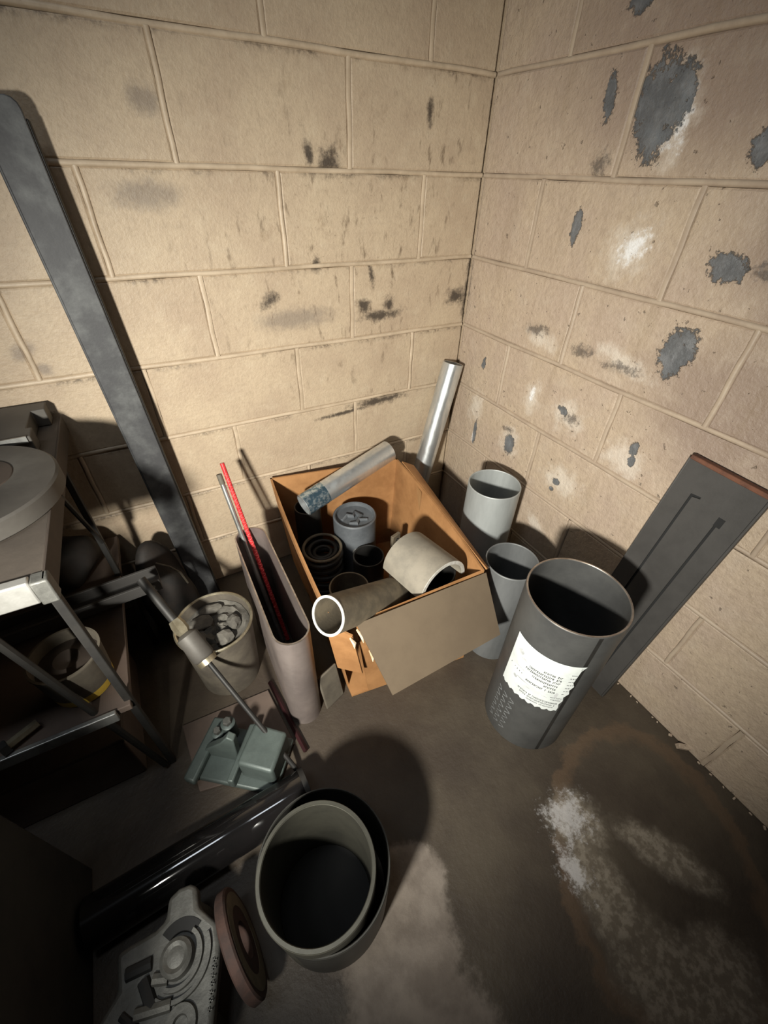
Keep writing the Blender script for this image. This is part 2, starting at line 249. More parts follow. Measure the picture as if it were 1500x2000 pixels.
# ------------------------------------------------------------------ mesh helpers
class MB:
    def __init__(s): s.v = []; s.f = []; s.mi = []; s.cur = 0
    def add(s, vs, fs):
        o = len(s.v); s.v += [tuple(v) for v in vs]; s.f += [tuple(i + o for i in f) for f in fs]; s.mi += [s.cur] * len(fs); return s
    def box(s, lo, hi, mtx=None):
        x0, y0, z0 = lo; x1, y1, z1 = hi
        vs = [Vector(p) for p in ((x0,y0,z0),(x1,y0,z0),(x1,y1,z0),(x0,y1,z0),(x0,y0,z1),(x1,y0,z1),(x1,y1,z1),(x0,y1,z1))]
        if mtx: vs = [mtx @ v for v in vs]
        return s.add(vs, [(3,2,1,0),(4,5,6,7),(0,1,5,4),(1,2,6,5),(2,3,7,6),(3,0,4,7)])
    def hexa(s, b, t):  # 4 bottom pts, 4 top pts
        return s.add(list(b) + list(t), [(3,2,1,0),(4,5,6,7),(0,1,5,4),(1,2,6,5),(2,3,7,6),(3,0,4,7)])
    def prism(s, pts, z0, z1, mtx=None):
        n = len(pts); vs = [Vector((x, y, z0)) for x, y in pts] + [Vector((x, y, z1)) for x, y in pts]
        if mtx: vs = [mtx @ v for v in vs]
        return s.add(vs, [tuple(range(n))[::-1], tuple(range(n, 2*n))] + [(i, (i+1) % n, (i+1) % n + n, i + n) for i in range(n)])
    def lathe(s, prof, n=48, mtx=None, a0=0.0, a1=2*math.pi):
        """prof: closed list of (r,z); revolve round z"""
        full = abs(a1 - a0 - 2*math.pi) < 1e-6; cnt = n if full else n + 1; m = len(prof)
        vs = []
        for i in range(cnt):
            a = a0 + (a1 - a0) * i / n
            for r, z in prof: vs.append(Vector((r*math.cos(a), r*math.sin(a), z)))
        if mtx: vs = [mtx @ v for v in vs]
        fs = []
        for i in range(n):
            j = (i + 1) % cnt
            for k in range(m):
                l = (k + 1) % m; fs.append((i*m+k, j*m+k, j*m+l, i*m+l))
        if not full: fs += [tuple(range(m))[::-1], tuple((cnt-1)*m + k for k in range(m))]
        return s.add(vs, fs)
    def solid(s, prof, n=32, mtx=None):
        """open profile from axis to axis"""
        m = len(prof); vs = []
        for i in range(n):
            a = 2*math.pi*i/n
            for r, z in prof: vs.append(Vector((max(r, 1e-5)*math.cos(a), max(r, 1e-5)*math.sin(a), z)))
        if mtx: vs = [mtx @ v for v in vs]
        return s.add(vs, [(i*m+k, ((i+1) % n)*m+k, ((i+1) % n)*m+k+1, i*m+k+1) for i in range(n) for k in range(m-1)])
    def tube(s, pts, r, n=10, closed=False):
        pts = [Vector(p) for p in pts]; vs = []; k = len(pts)
        for i, p in enumerate(pts):
            t = (pts[(i+1) % k] - pts[i-1]) if (closed or 0 < i < k-1) else (pts[1]-pts[0] if i == 0 else pts[-1]-pts[-2])
            t.normalize(); up = Vector((0,0,1)) if abs(t.z) < 0.9 else Vector((1,0,0))
            a = t.cross(up).normalized(); b = t.cross(a)
            rr = r[i] if isinstance(r, (list, tuple)) else r
            vs += [p + a*(rr*math.cos(2*math.pi*j/n)) + b*(rr*math.sin(2*math.pi*j/n)) for j in range(n)]
        fs = [((i % k)*n+j, (i % k)*n+(j+1) % n, ((i+1) % k)*n+(j+1) % n, ((i+1) % k)*n+j) for i in range(k if closed else k-1) for j in range(n)]
        if not closed: fs += [tuple(range(n)), tuple((k-1)*n+j for j in range(n))[::-1]]
        return s.add(vs, fs)
    def build(s, name, mats, parent=None, smooth=True, bev=0.0, seg=2, angle=40, origin=None):
        if not isinstance(mats, (list, tuple)): mats = [mats]
        o0 = Vector(origin) if origin else Vector((0, 0, 0)); q = parent
        while q is not None and not origin: o0 = o0 + q.location; q = q.parent
        vs = [tuple(Vector(v) - o0) for v in s.v]
        me = bpy.data.meshes.new(name); me.from_pydata(vs, [], s.f)
        for m in mats: me.materials.append(m)
        for p, i in zip(me.polygons, s.mi): p.material_index = i
        bm = bmesh.new(); bm.from_mesh(me); bmesh.ops.recalc_face_normals(bm, faces=bm.faces[:]); bm.to_mesh(me); bm.free()
        if smooth:
            for p in me.polygons: p.use_smooth = True
            me.set_sharp_from_angle(angle=math.radians(angle))
        o = bpy.data.objects.new(name, me); COL.objects.link(o)
        if parent is not None:
            o.parent = parent
            if parent.type == 'EMPTY': pass
        if origin and parent is None: o.location = origin
        if bev:
            b = o.modifiers.new('bevel', 'BEVEL'); b.width = bev; b.segments = seg; b.limit_method = 'ANGLE'; b.angle_limit = math.radians(35)
        return o
def tag(o, label, cat, group=None):
    o['label'] = label; o['category'] = cat
    if group: o['group'] = group
    return o
def thing(name, label, cat, loc):
    o = bpy.data.objects.new(name, None); COL.objects.link(o); o.location = loc; o.empty_display_size = 0.05
    return tag(o, label, cat)
def axis_mtx(p0, p1):
    p0 = Vector(p0); p1 = Vector(p1)
    return Matrix.Translation(p0) @ (p1 - p0).to_track_quat('Z', 'Y').to_matrix().to_4x4(), (p1 - p0).length
def pipe_prof(r, t, z0, z1, c=0.001):
    return [(r-t, z0), (r-c, z0), (r, z0+c), (r, z1-c), (r-c, z1), (r-t+c, z1), (r-t, z1-c)]

# ------------------------------------------------------------------ the room shell
U = 0.2032; EXT = 2.44; ROWS = 10
def shell(name, lo, hi, m):
    o = MB().box(lo, hi).build(name, m, smooth=False); o['kind'] = 'structure'; return o
FZ = 0.006
floor = shell('floor', (-3.2, -4.2, -0.12), (0.2, 0.2, FZ), M['floor'])
wall_left = shell('wall_left', (-3.2, 0.012, -0.12), (0.2, 0.2, U*ROWS), M['wl'])
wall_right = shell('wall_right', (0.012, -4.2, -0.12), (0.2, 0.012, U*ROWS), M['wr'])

J = 0.011                                     # joint width
block_cache = {}
def block_mesh(length, matn, mats):
    k = (round(length, 4), matn)
    if k not in block_cache:
        c = 0.0035; L2 = length/2; h2 = U/2 - J/2; d = 0.010
        mb = MB()
        rings = [(0, 0), (0.0, d - 0.0022), (c, d)]      # (inset, height towards room)
        vs = []
        for ins, hh in rings:
            vs += [(-L2+ins, -h2+ins, hh), (L2-ins, -h2+ins, hh), (L2-ins, h2-ins, hh), (-L2+ins, h2-ins, hh)]
        fs = []
        for r in range(2):
            for i in range(4): fs.append((r*4+i, r*4+(i+1) % 4, (r+1)*4+(i+1) % 4, (r+1)*4+i))
        fs.append((8, 9, 10, 11))
        me = bpy.data.meshes.new('block'); me.from_pydata(vs, [], fs); me.materials.append(mats)
        block_cache[k] = me
    return block_cache[k]
def lay_wall(wall, side, even0, odd0):
    mats = M['wl'] if side == 'L' else M['wr']; jm = M['joint_l'] if side == 'L' else M['joint_r']
    rl = Matrix(((1,0,0),(0,0,-1),(0,1,0))).to_4x4() if side == 'L' else Matrix(((0,0,-1),(-1,0,0),(0,1,0))).to_4x4()
    def P(s, z, d):   # s: distance from the corner, d: proud of the wall plane
        return (-s, -d, z) if side == 'L' else (-d, -s, z)
    for row in range(ROWS):                     # row 0 is the lowest course
        k = 6 - row                             # joint index above this course
        first = even0 if (k % 2) else odd0
        js = [0.0]; s = first
        while s < EXT: js.append(s + random.uniform(-0.003, 0.003)); s += 2*U
        js.append(EXT)
        for i in range(len(js) - 1):
            a = js[i] + (J/2 if i else 0.004); bnd = js[i+1] - J/2
            if bnd - a < 0.03: continue
            o = bpy.data.objects.new('block', block_mesh(round(bnd - a, 3), side, mats)); COL.objects.link(o)
            o.parent = wall
            o.matrix_local = Matrix.Translation(P((a+bnd)/2, (row+0.5)*U, -0.010 + random.uniform(-0.0012, 0.0012))) @ rl
            if i:
                # raised head joint, slightly wavering
                mb = MB(); pts = []; n = 6; prof = [(-0.0066, -0.012), (-0.0052, 0.0006), (-0.002, 0.0028), (0.002, 0.0028), (0.0052, 0.0006), (0.0066, -0.012)]
                vs = []; ph = random.uniform(0, 6); hk = random.uniform(0.35, 1.0)
                for q in range(n + 1):
                    z = row*U + J/2 - 0.002 + (U - J + 0.004)*q/n; wv = 0.0011*math.sin(ph + q*1.7)
                    for pu, pd in prof: vs.append(P(js[i] + pu + wv, z, pd*hk if pd > 0 else pd))
                m_ = len(prof); mb.add(vs, [(q*m_+j, q*m_+j+1, (q+1)*m_+j+1, (q+1)*m_+j) for q in range(n) for j in range(m_-1)])
                mb.build('head_joint', jm, wall, smooth=True, angle=60)
        # bed joint above this course
        mb = MB(); prof = [(-0.0066, -0.012), (-0.0052, 0.0004), (-0.002, 0.0027), (0.002, 0.0027), (0.0052, 0.0004), (0.0066, -0.012)]
        vs = []; n = 40; ph = random.uniform(0, 6)
        for q in range(n + 1):
            s_ = 0.004 + (EXT - 0.004)*q/n; wv = 0.0012*math.sin(ph + q*0.9) + random.uniform(-0.0006, 0.0006)
            flat = 0.0024*max(0, math.sin(ph*1.7 + q*0.35))
            for pz, pd in prof: vs.append(P(s_, (row+1)*U + pz + wv, pd - (flat if pd > 0 else 0)))
        m_ = len(prof); mb.add(vs, [(q*m_+j, q*m_+j+1, (q+1)*m_+j+1, (q+1)*m_+j) for q in range(n) for j in range(m_-1)])
        mb.build('bed_joint', jm, wall, smooth=True, angle=60)
lay_wall(wall_left, 'L', 0.203, 0.423)
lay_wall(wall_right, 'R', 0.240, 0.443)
# broken mortar crumbs along the foot of the right wall
crumb = MB()
for i in range(16):
    y = -1.0 - 0.55*i/16 + random.uniform(-0.01, 0.01); r = random.uniform(0.002, 0.0045) if i != 6 else 0.011
    base = Matrix.Translation((-0.004 - r*0.4, y, FZ + r*0.4)) @ Euler((random.random()*3, random.random()*3, random.random()*3)).to_matrix().to_4x4()
    crumb.box((-r, -r*1.3, -r*0.6), (r, r*1.3, r*0.6), base)
o = crumb.build('mortar_crumbs', M['wr'], bev=0.002); o['kind'] = 'stuff'; tag(o, 'crumbs of pale mortar along the foot of the right wall', 'rubble')

# ------------------------------------------------------------------ pipes standing by the right wall
def standing_pipe(name, label, x, y, r, h, t, m, mi=None, tilt=(0, 0), edge=None):
    e = thing(name, label, 'pipe', (x, y, FZ))
    mtx, ln = axis_mtx((x, y, FZ), (x + tilt[0], y + tilt[1], FZ + h))
    MB().lathe(pipe_prof(r, t, 0, ln - 0.0015), 72, mtx).build('barrel', m, e)
    MB().lathe([(r-t+0.0006, ln-0.0015), (r-0.0006, ln-0.0015), (r-0.0012, ln), (r-t+0.0012, ln)], 72, mtx).build('cut_rim', edge or m, e)
    return e
BX, BY, BR, BH = -0.324, -0.918, 0.1104, 0.517
big = standing_pipe('steel_pipe', 'largest dark steel pipe with a torn white label, open end up', BX, BY, BR, BH, 0.0055, M['mill'], edge=M['mill_cut'])
MB().box((-0.004, BR-0.0022, 0.004), (0.004, BR+0.0010, BH-0.004), Matrix.Translation((BX, BY, FZ)) @ Matrix.Rotation(math.radians(155), 4, 'Z')).build('weld_seam', M['black_steel'], big, smooth=False)
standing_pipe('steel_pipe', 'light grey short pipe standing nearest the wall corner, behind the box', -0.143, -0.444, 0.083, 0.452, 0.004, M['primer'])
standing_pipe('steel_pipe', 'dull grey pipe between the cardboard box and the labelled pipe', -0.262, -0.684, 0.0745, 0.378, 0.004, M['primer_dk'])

# label wrapped on the big pipe: u = angle, v = height, torn right edge
def lab_pt(u, v, d=0.0012):
    a = LA0 + (LA1 - LA0)*u; z = LZ0 + (LZ1 - LZ0)*v
    return (BX + (BR + d)*math.cos(a), BY + (BR + d)*math.sin(a), FZ + z)
LA0, LA1 = math.radians(163), math.radians(248); LZ0, LZ1 = 0.222, 0.412
mb = MB(); nu, nv = 28, 12; vs = []
for j in range(nv + 1):
    torn = 1.0 - random.choice((0, 0.01, 0.03, 0.045, 0.02)) - 0.07*(1 - j/nv)
    for i in range(nu + 1):
        low = 0.02*math.sin(i*1.9)*(j == 0)
        vs.append(lab_pt(torn*i/nu, j/nv + low))
mb.add(vs, [(j*(nu+1)+i, j*(nu+1)+i+1, (j+1)*(nu+1)+i+1, (j+1)*(nu+1)+i) for j in range(nv) for i in range(nu)])
label = mb.build('paper_label', M['paper'], big, angle=80); label['label'] = 'torn white paper label with rows of black print'
def glyphs(mb, u0, u1, v, h, wch, gap):
    u = u0
    while u < u1:
        ww = wch*random.choice((0.7, 1.0, 1.0, 1.2)); k = random.random()
        if k > 0.06:
            # small letter-like blocks: a stem and one or two bars
            for (a0, a1, b0, b1) in ([(0, .38, 0, 1), (.38, 1, .7, 1)] if k < .35 else [(0, .35, 0, 1), (.65, 1, 0, 1), (.35, .65, .4, .65)] if k < .7 else [(0, 1, .72, 1), (0, 1, 0, .26), (.3, .65, .26, .72)]):
                q = [lab_pt(u + ww*aa, v + h*bb, 0.0017) for aa, bb in ((a0, b0), (a1, b0), (a1, b1), (a0, b1))]
                mb.add(q, [(0, 1, 2, 3)])
        u += ww + gap
ink = MB()
for v, u0, u1 in ((0.715, 0.53, 0.76), (0.655, 0.34, 0.76), (0.595, 0.30, 0.76), (0.525, 0.42, 0.76), (0.46, 0.60, 0.76), (0.39, 0.36, 0.76)):
    glyphs(ink, u0, u1, v, 0.036, 0.016, 0.007)
glyphs(ink, 0.06, 0.30, 0.44, 0.02, 0.012, 0.03)
for v, u0, u1, h in ((0.16, 0.30, 0.86, 0.030), (0.11, 0.34, 0.84, 0.028), (0.065, 0.46, 0.84, 0.02), (0.24, 0.76, 0.90, 0.02), (0.29, 0.74, 0.90, 0.02)):
    glyphs(ink, u0, u1, v, h, 0.011, 0.006)
for k in range(7): glyphs(ink, 0.86, 0.94, 0.40 + 0.07*k, 0.012, 0.03, 0.01)
o = ink.build('printed_text', M['ink'], label, smooth=False); o['kind'] = 'stuff'
for (u, v, a, b_) in ((0.16, 0.78, 0.05, 0.05), (0.24, 0.70, 0.06, 0.02), (0.25, 0.52, 0.08, 0.012), (0.33, 0.34, 0.12, 0.012), (0.55, 0.28, 0.2, 0.01), (0.80, 0.36, 0.03, 0.07), (0.2, 0.3, 0.04, 0.03)):
    pts = []; sm = MB()
    for i in range(10):
        an = 2*math.pi*i/10; rr = random.uniform(0.6, 1.1); pts.append(lab_pt(u + a*rr*math.cos(an), v + b_*rr*math.sin(an), 0.0015))
    sm.add(pts, [tuple(range(10))]).build('ink_smear', M['ink_grey'], label, smooth=False)
# stencilled marking, low on the left flank: zigzag strokes
st = MB()
def flank(a, z, d=0.0009): return (BX + (BR+d)*math.cos(a), BY + (BR+d)*math.sin(a), FZ + z)
for row in range(3):
    for k in range(6):
        a = math.radians(163 + row*11); z = 0.035 + k*0.026
        for (da0, dz0, da1, dz1) in ((0, 0, 8, 0.010), (8, 0.010, 0, 0.018)):
            p = [flank(a + math.radians(da0), z + dz0), flank(a + math.radians(da1), z + dz1), flank(a + math.radians(da1), z + dz1 + 0.004), flank(a + math.radians(da0), z + dz0 + 0.004)]
            st.add(p, [(0, 1, 2, 3)])
o = st.build('stencil_marking', M['paint_white'], big, smooth=False); o['kind'] = 'stuff'

# ------------------------------------------------------------------ galvanised pipes
def loose_pipe(name, label, p0, p1, r, t, m, mi=None, cut=None):
    mtx, ln = axis_mtx(p0, p1); e = thing(name, label, 'pipe', p0)
    MB().lathe(pipe_prof(r, t, 0, ln), 48, mtx).build('barrel', m, e)
    return e, mtx, ln
loose_pipe('galvanised_pipe', 'galvanised pipe leaning upright in the corner of the two walls', (-0.235, -0.085, FZ+0.012), (-0.058, -0.046, 0.70), 0.037, 0.004, M['galv'])
e, mtx, ln = loose_pipe('galvanised_pipe', 'galvanised pipe laid over the back rim of the cardboard box', (-0.690, -0.165, 0.365), (-0.335, -0.095, 0.442), 0.0375, 0.004, M['galv'])
MB().lathe([(0.0378, 0.002), (0.0384, 0.002), (0.0384, 0.075), (0.0378, 0.085)], 40, mtx, math.radians(0), math.radians(359)).build('wet_sheen', M['galv_wet'], e)
# tan pipe lying over the torn front corner, sawn end towards the camera
E0 = Vector((-0.808, -0.671, 0.45)); D0 = Vector((0.70, 0.29, -0.45)).normalized()
e, mtx, ln = loose_pipe('sawn_pipe', 'tan pipe with bright sawn end sticking out of the cardboard box', E0, E0 + D0*0.30, 0.0455, 0.0050, M['tan_pipe'])
MB().lathe([(0.0400, -0.0012), (0.0462, -0.0012), (0.0462, 0.0012), (0.0400, 0.0012)], 56, mtx).build('sawn_rim', M['white_cut'], e)

# ------------------------------------------------------------------ cardboard box
bx = thing('cardboard_box', 'open orange-brown cardboard box full of pipe scraps, front flap folded out', 'box', (-0.55, -0.38, FZ))
H = 0.400; TH = 0.006
TOP = {'BL': (-0.754, -0.024), 'BR': (-0.305, -0.105), 'FR': (-0.373, -0.691), 'FL': (-0.800, -0.668)}
BOT = {'BL': (-0.722, -0.040), 'BR': (-0.322, -0.112), 'FR': (-0.378, -0.700), 'FL': (-0.752, -0.652)}
CEN = Vector((-0.55, -0.38))
def wall_panel(a, b, name, m=None, zt=(H, H), ta=0.0, tb=1.0, seg=8, bow=0.0):
    """one side of the box with a little thickness; bowed outward"""
    mb = MB(); A0, B0 = Vector(BOT[a]), Vector(BOT[b]); A1, B1 = Vector(TOP[a]), Vector(TOP[b])
    rows = 6; vs = [[], []]
    for lay in (0, 1):
        for j in range(rows + 1):
            for i in range(seg + 1):
                s = ta + (tb - ta)*i/seg; v = j/rows
                p = (A0.lerp(B0, s)).lerp(A1.lerp(B1, s), v)
                out = (p - CEN).normalized(); nrm = Vector(((B1-A1).y, -(B1-A1).x)).normalized()
                if nrm.dot(out) < 0: nrm = -nrm
                p = p + nrm*(bow*math.sin(math.pi*s)*v) - nrm*(TH*lay)
                z = FZ + 0.002 + v*(zt[0] + (zt[1]-zt[0])*s - 0.002)
                vs[lay].append((p.x, p.y, z))
    n = (rows+1)*(seg+1); fs = []
    for lay in (0, 1):
        for j in range(rows):
            for i in range(seg):
                q = [lay*n + j*(seg+1)+i, lay*n + j*(seg+1)+i+1, lay*n + (j+1)*(seg+1)+i+1, lay*n + (j+1)*(seg+1)+i]; fs.append(tuple(q))
    def strip(idx):
        for k in range(len(idx)-1): fs.append((idx[k], idx[k+1], n + idx[k+1], n + idx[k]))
    strip([i for i in range(seg+1)]); strip([rows*(seg+1)+i for i in range(seg+1)])
    strip([j*(seg+1) for j in range(rows+1)]); strip([j*(seg+1)+seg for j in range(rows+1)])
    mb.add(vs[0] + vs[1], fs)
    return mb.build(name, m or M['cardboard'], bx, angle=50)
wall_panel('BL', 'BR', 'back_wall')
wall_panel('BR', 'FR', 'right_wall', bow=0.012)
wall_panel('FL', 'BL', 'left_wall', ta=0.06, bow=0.006)
wall_panel('FR', 'FL', 'front_wall', ta=0.0, tb=0.86, zt=(H-0.004, H-0.03))
MB().hexa([(*BOT[k], FZ+0.0015) for k in ('BL','BR','FR','FL')], [(*BOT[k], FZ+0.008) for k in ('BL','BR','FR','FL')]).build('bottom', M['cardboard'], bx, smooth=False)
def flap(name, a, b, c, d, m, th=0.005, seg=1, label=None):
    """sheet a-b (fold) to d-c (free edge)"""
    a, b, c, d = map(Vector, (a, b, c, d)); nrm = (b-a).cross(d-a).normalized()*th
    mb = MB(); n = 8; vs = []
    for lay in (0, 1):
        for j in range(n+1):
            for i in range(n+1):
                s, t = i/n, j/n; p = a.lerp(b, s).lerp(d.lerp(c, s), t); vs.append(p + nrm*(lay + 0.8*math.sin(math.pi*s)*math.sin(math.pi*t)))
    k = (n+1)**2; fs = []
    for lay in (0, 1):
        for j in range(n):
            for i in range(n): fs.append((lay*k+j*(n+1)+i, lay*k+j*(n+1)+i+1, lay*k+(j+1)*(n+1)+i+1, lay*k+(j+1)*(n+1)+i))
    for idx in ([i for i in range(n+1)], [n*(n+1)+i for i in range(n+1)], [j*(n+1) for j in range(n+1)], [j*(n+1)+n for j in range(n+1)]):
        for q in range(n): fs.append((idx[q], idx[q+1], k+idx[q+1], k+idx[q]))
    mb.add(vs, fs); o = mb.build(name, m, bx, angle=60)
    if label: o['label'] = label
    return o
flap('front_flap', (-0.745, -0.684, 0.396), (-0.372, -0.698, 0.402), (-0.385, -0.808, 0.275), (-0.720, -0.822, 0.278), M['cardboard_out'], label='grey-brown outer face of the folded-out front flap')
flap('side_flap', (-0.300, -0.130, 0.402), (-0.366, -0.690, 0.402), (-0.348, -0.680, 0.386), (-0.262, -0.150, 0.386), M['cardboard'])
flap('torn_corner', (-0.808, -0.640, 0.385), (-0.760, -0.690, 0.365), (-0.735, -0.690, 0.18), (-0.790, -0.655, 0.20), M['cardboard'])
# tape strips running down inside of the right wall, and torn white paper edges at the front corner
tp = MB()
tp.add([(-0.322, -0.27, 0.395), (-0.328, -0.31, 0.395), (-0.333, -0.31, 0.12), (-0.327, -0.27, 0.12)], [(0, 1, 2, 3)])
tp.build('packing_tape', M['tape'], bx, smooth=False)
for (p, q) in (((-0.748, -0.692, 0.385), (-0.735, -0.700, 0.335)), ((-0.722, -0.706, 0.30), (-0.715, -0.712, 0.255)), ((-0.765, -0.690, 0.36), (-0.757, -0.696, 0.32))):
    p = Vector(p); q = Vector(q); MB().tube([p, p.lerp(q, 0.5) + Vector((0.004, 0, 0)), q], [0.0025, 0.0055, 0.001], 6).build('torn_paper_edge', M['torn'], bx)

# ------------------------------------------------------------------ things in the box
# upright grey canister with crimped top and side knob
cx, cy, cr, ch = -0.531, -0.216, 0.074, 0.292
e = thing('grey_canister', 'blue-grey capped canister standing inside the cardboard box', 'canister', (cx, cy, FZ+0.009))
T = Matrix.Translation((cx, cy, FZ+0.009))
MB().solid([(0, 0), (cr-0.003, 0), (cr, 0.003), (cr, ch-0.004), (cr-0.004, ch), (cr-0.008, ch-0.002), (cr-0.010, ch-0.014), (0, ch-0.018)], 56, T).build('body', M['canister'], e)
zc = FZ+0.009+ch-0.016
for pts in ([(-0.045, 0.004), (-0.022, 0.020), (-0.004, 0.006), (0.012, 0.026)], [(0.012, 0.026), (0.020, -0.004), (0.004, -0.018), (0.034, -0.030)], [(-0.030, -0.022), (-0.008, -0.034), (0.004, -0.018)]):
    MB().tube([(cx+x, cy+y, zc+0.003) for x, y in pts], [0.005, 0.009, 0.008, 0.005][:len(pts)], 8).build('crumpled_fold', M['canister'], e)
ka = Vector((-0.35, -0.9, 0)).normalized(); kp = Vector((cx, cy, 0.20)) + ka*cr
m_, l_ = axis_mtx(kp - ka*0.004, kp + ka*0.02)
MB().solid([(0, 0), (0.015, 0), (0.015, 0.006), (0.010, 0.008), (0.010, 0.016), (0.006, 0.020), (0, 0.020)], 20, m_).build('knob', M['rod'], e)
# coil of old hose standing at the left wall of the box
hx, hy = -0.672, -0.262
e = thing('hose_coil', 'dark brown coil of rings beside the left wall of the box', 'coil', (hx, hy, FZ+0.009))
for k, (rr, z, tr) in enumerate(((0.058, 0.02, 0.009), (0.060, 0.05, 0.009), (0.060, 0.08, 0.009), (0.058, 0.11, 0.009), (0.060, 0.14, 0.009), (0.058, 0.17, 0.009), (0.060, 0.20, 0.009), (0.062, 0.232, 0.005), (0.044, 0.222, 0.006), (0.028, 0.212, 0.006))):
    tl = Euler((random.uniform(-.08, .08), random.uniform(-.08, .08), 0)).to_matrix()
    MB().tube([Vector((hx, hy, FZ+0.012+z)) + tl @ Vector((rr*math.cos(2*math.pi*i/36), rr*math.sin(2*math.pi*i/36), 0)) for i in range(36)], tr, 8, True).build('ring', M['tan_pipe'] if k == 7 else M['black_steel'], e)
# half pipe saddle resting on the scrap
mtx = Matrix.Translation((-0.475, -0.655, 0.355)) @ Matrix.Rotation(math.radians(10), 4, 'Z') @ Matrix.Rotation(math.radians(-93), 4, 'X')
e = thing('half_pipe', 'chalky half-round pipe offcut arched over the front of the box', 'pipe offcut', (-0.475, -0.655, 0.355))
MB().lathe([(0.072, 0), (0.083, 0), (0.083, 0.155), (0.072, 0.155)], 40, mtx, math.radians(182), math.radians(358)).build('shell', M['half'], e)
MB().lathe([(0.0722, -0.001), (0.0828, -0.001), (0.0828, 0.001), (0.0722, 0.001)], 40, mtx, math.radians(182), math.radians(358)).build('cut_edge', M['mill_cut'] if False else M['white_cut'], e)
# upright scrap that fills the box
def scrap_pipe(label, x, y, r, h, m, t=0.005):
    e = thing('scrap_pipe', label, 'pipe', (x, y, FZ+0.009))
    MB().lathe(pipe_prof(r, t, FZ+0.009, h), 36, Matrix.Translation((x, y, 0))).build('barrel', m, e); return e
scrap_pipe('black open pipe in front of the blue-grey canister in the box', -0.545, -0.350, 0.052, 0.235, M['black_steel'])
scrap_pipe('wide black pipe under the chalky half-round offcut', -0.470, -0.580, 0.076, 0.352, M['black_steel'])
scrap_pipe('small dark pipe end at the back left inside the box', -0.665, -0.120, 0.045, 0.322, M['black_steel'])
scrap_pipe('brown-grey pipe under the tan sawn pipe in the box', -0.655, -0.435, 0.062, 0.225, M['tan_pipe'])
mtx = Matrix.Translation((-0.435, -0.335, FZ+0.01)) @ Matrix.Rotation(math.radians(18), 4, 'Z')
e = thing('flat_bar', 'tan flat bar standing on end beside the canister in the box', 'bar', (-0.435, -0.335, FZ+0.01))
MB().box((-0.019, -0.006, 0), (0.019, 0.006, 0.255), mtx).build('bar', M['tan_pipe'], e, bev=0.002)
for hz in (0.235, 0.20):
    m_ = mtx @ Matrix.Translation((0, -0.0065, hz)) @ Matrix.Rotation(math.radians(90), 4, 'X')
    MB().lathe([(0.004, 0), (0.0065, 0), (0.0065, 0.0012), (0.004, 0.0012)], 16, m_).build('hole_rim', M['groove'], e)

# ------------------------------------------------------------------ oval duct with two rods
ox, oy0, oy1, ow, oh = -0.885, -0.665, -0.225, 0.044, 0.385
def obround(r, y0, y1, n=14):
    pts = []
    for i in range(n+1): a = math.pi + math.pi*i/n; pts.append((ox + r*math.cos(a), y0 + ow + r*math.sin(a)))
    for i in range(n+1): a = math.pi*i/n; pts.append((ox + r*math.cos(a), y1 - ow + r*math.sin(a)))
    return pts
e = thing('oval_duct', 'brown-grey flat oval duct standing on end left of the cardboard box', 'duct', (ox, (oy0+oy1)/2, FZ))
def shellprism(po, pi_, z0, z1):
    n = len(po); mb = MB()
    vs = [(x, y, z0) for x, y in po] + [(x, y, z1) for x, y in po] + [(x, y, z0) for x, y in pi_] + [(x, y, z1) for x, y in pi_]
    fs = []
    for i in range(n):
        j = (i+1) % n
        fs += [(i, j, n+j, n+i), (2*n+j, 2*n+i, 3*n+i, 3*n+j), (n+i, n+j, 3*n+j, 3*n+i), (j, i, 2*n+i, 2*n+j)]
    return mb.add(vs, fs)
shellprism(obround(ow, oy0, oy1), obround(ow-0.003, oy0, oy1), FZ, FZ+oh).build('shell', M['oval'], e, angle=35)
shellprism(obround(ow+0.0004, oy0, oy1), obround(ow-0.0034, oy0, oy1), FZ+oh-0.0015, FZ+oh+0.0008).build('rolled_rim', M['mill_cut'], e, angle=35)
B0 = Vector((-0.8602, -0.3712, 0.0)); M0 = Vector((-0.8910, -0.2226, 0.39)); DV = M0 - B0
def pt(s, dx=0, dy=0): return B0 + DV*s + Vector((dx, dy, 0))
RB = thing('red_cord', 'red braided cord standing in the oval duct', 'cord', pt(0.03, 0.008, -0.012))
sp = []
n = 60
MB().tube([pt(0.03 + 1.47*i/12, 0.004, -0.012) for i in range(13)], 0.0062, 12).build('cord', M['red'], RB)
hel = []
A = DV.normalized(); SX = A.cross(Vector((0, 0, 1))).normalized(); SY = A.cross(SX)
for sgn in (1, -1):
    mb = MB()
    mb.tube([pt(0.03 + 1.40*i/420, 0.004, -0.012) + (SX*math.cos(sgn*i*0.55) + SY*math.sin(sgn*i*0.55))*0.0060 for i in range(421)], 0.0008, 4)
    mb.build('braid_strand', M['red_light'], RB)
RG = thing('steel_rod', 'grey steel rod beside the red cord in the oval duct', 'rod', pt(0.03, -0.014, -0.012))
MB().tube([pt(0.03 + 1.39*i/8, -0.014, -0.010) for i in range(9)], [0.0068]*9, 12).build('shaft', M['rod'], RG)
MB().tube([pt(1.36, -0.014, -0.010), pt(1.43, -0.014, -0.010)], 0.0076, 12).build('end_sleeve', M['dust_can'], RG)

# thin grey plate between duct and box
e = thing('steel_plate', 'small grey plate on edge between the oval duct and the box', 'plate', (-0.79, -0.635, FZ))
mtx = Matrix.Translation((-0.800, -0.640, FZ)) @ Matrix.Rotation(math.radians(20), 4, 'Z') @ Matrix.Rotation(math.radians(-12), 4, 'X')
MB().box((-0.034, -0.004, 0), (0.034, 0.004, 0.135), mtx).build('plate', M['dust_can'], e, bev=0.004)

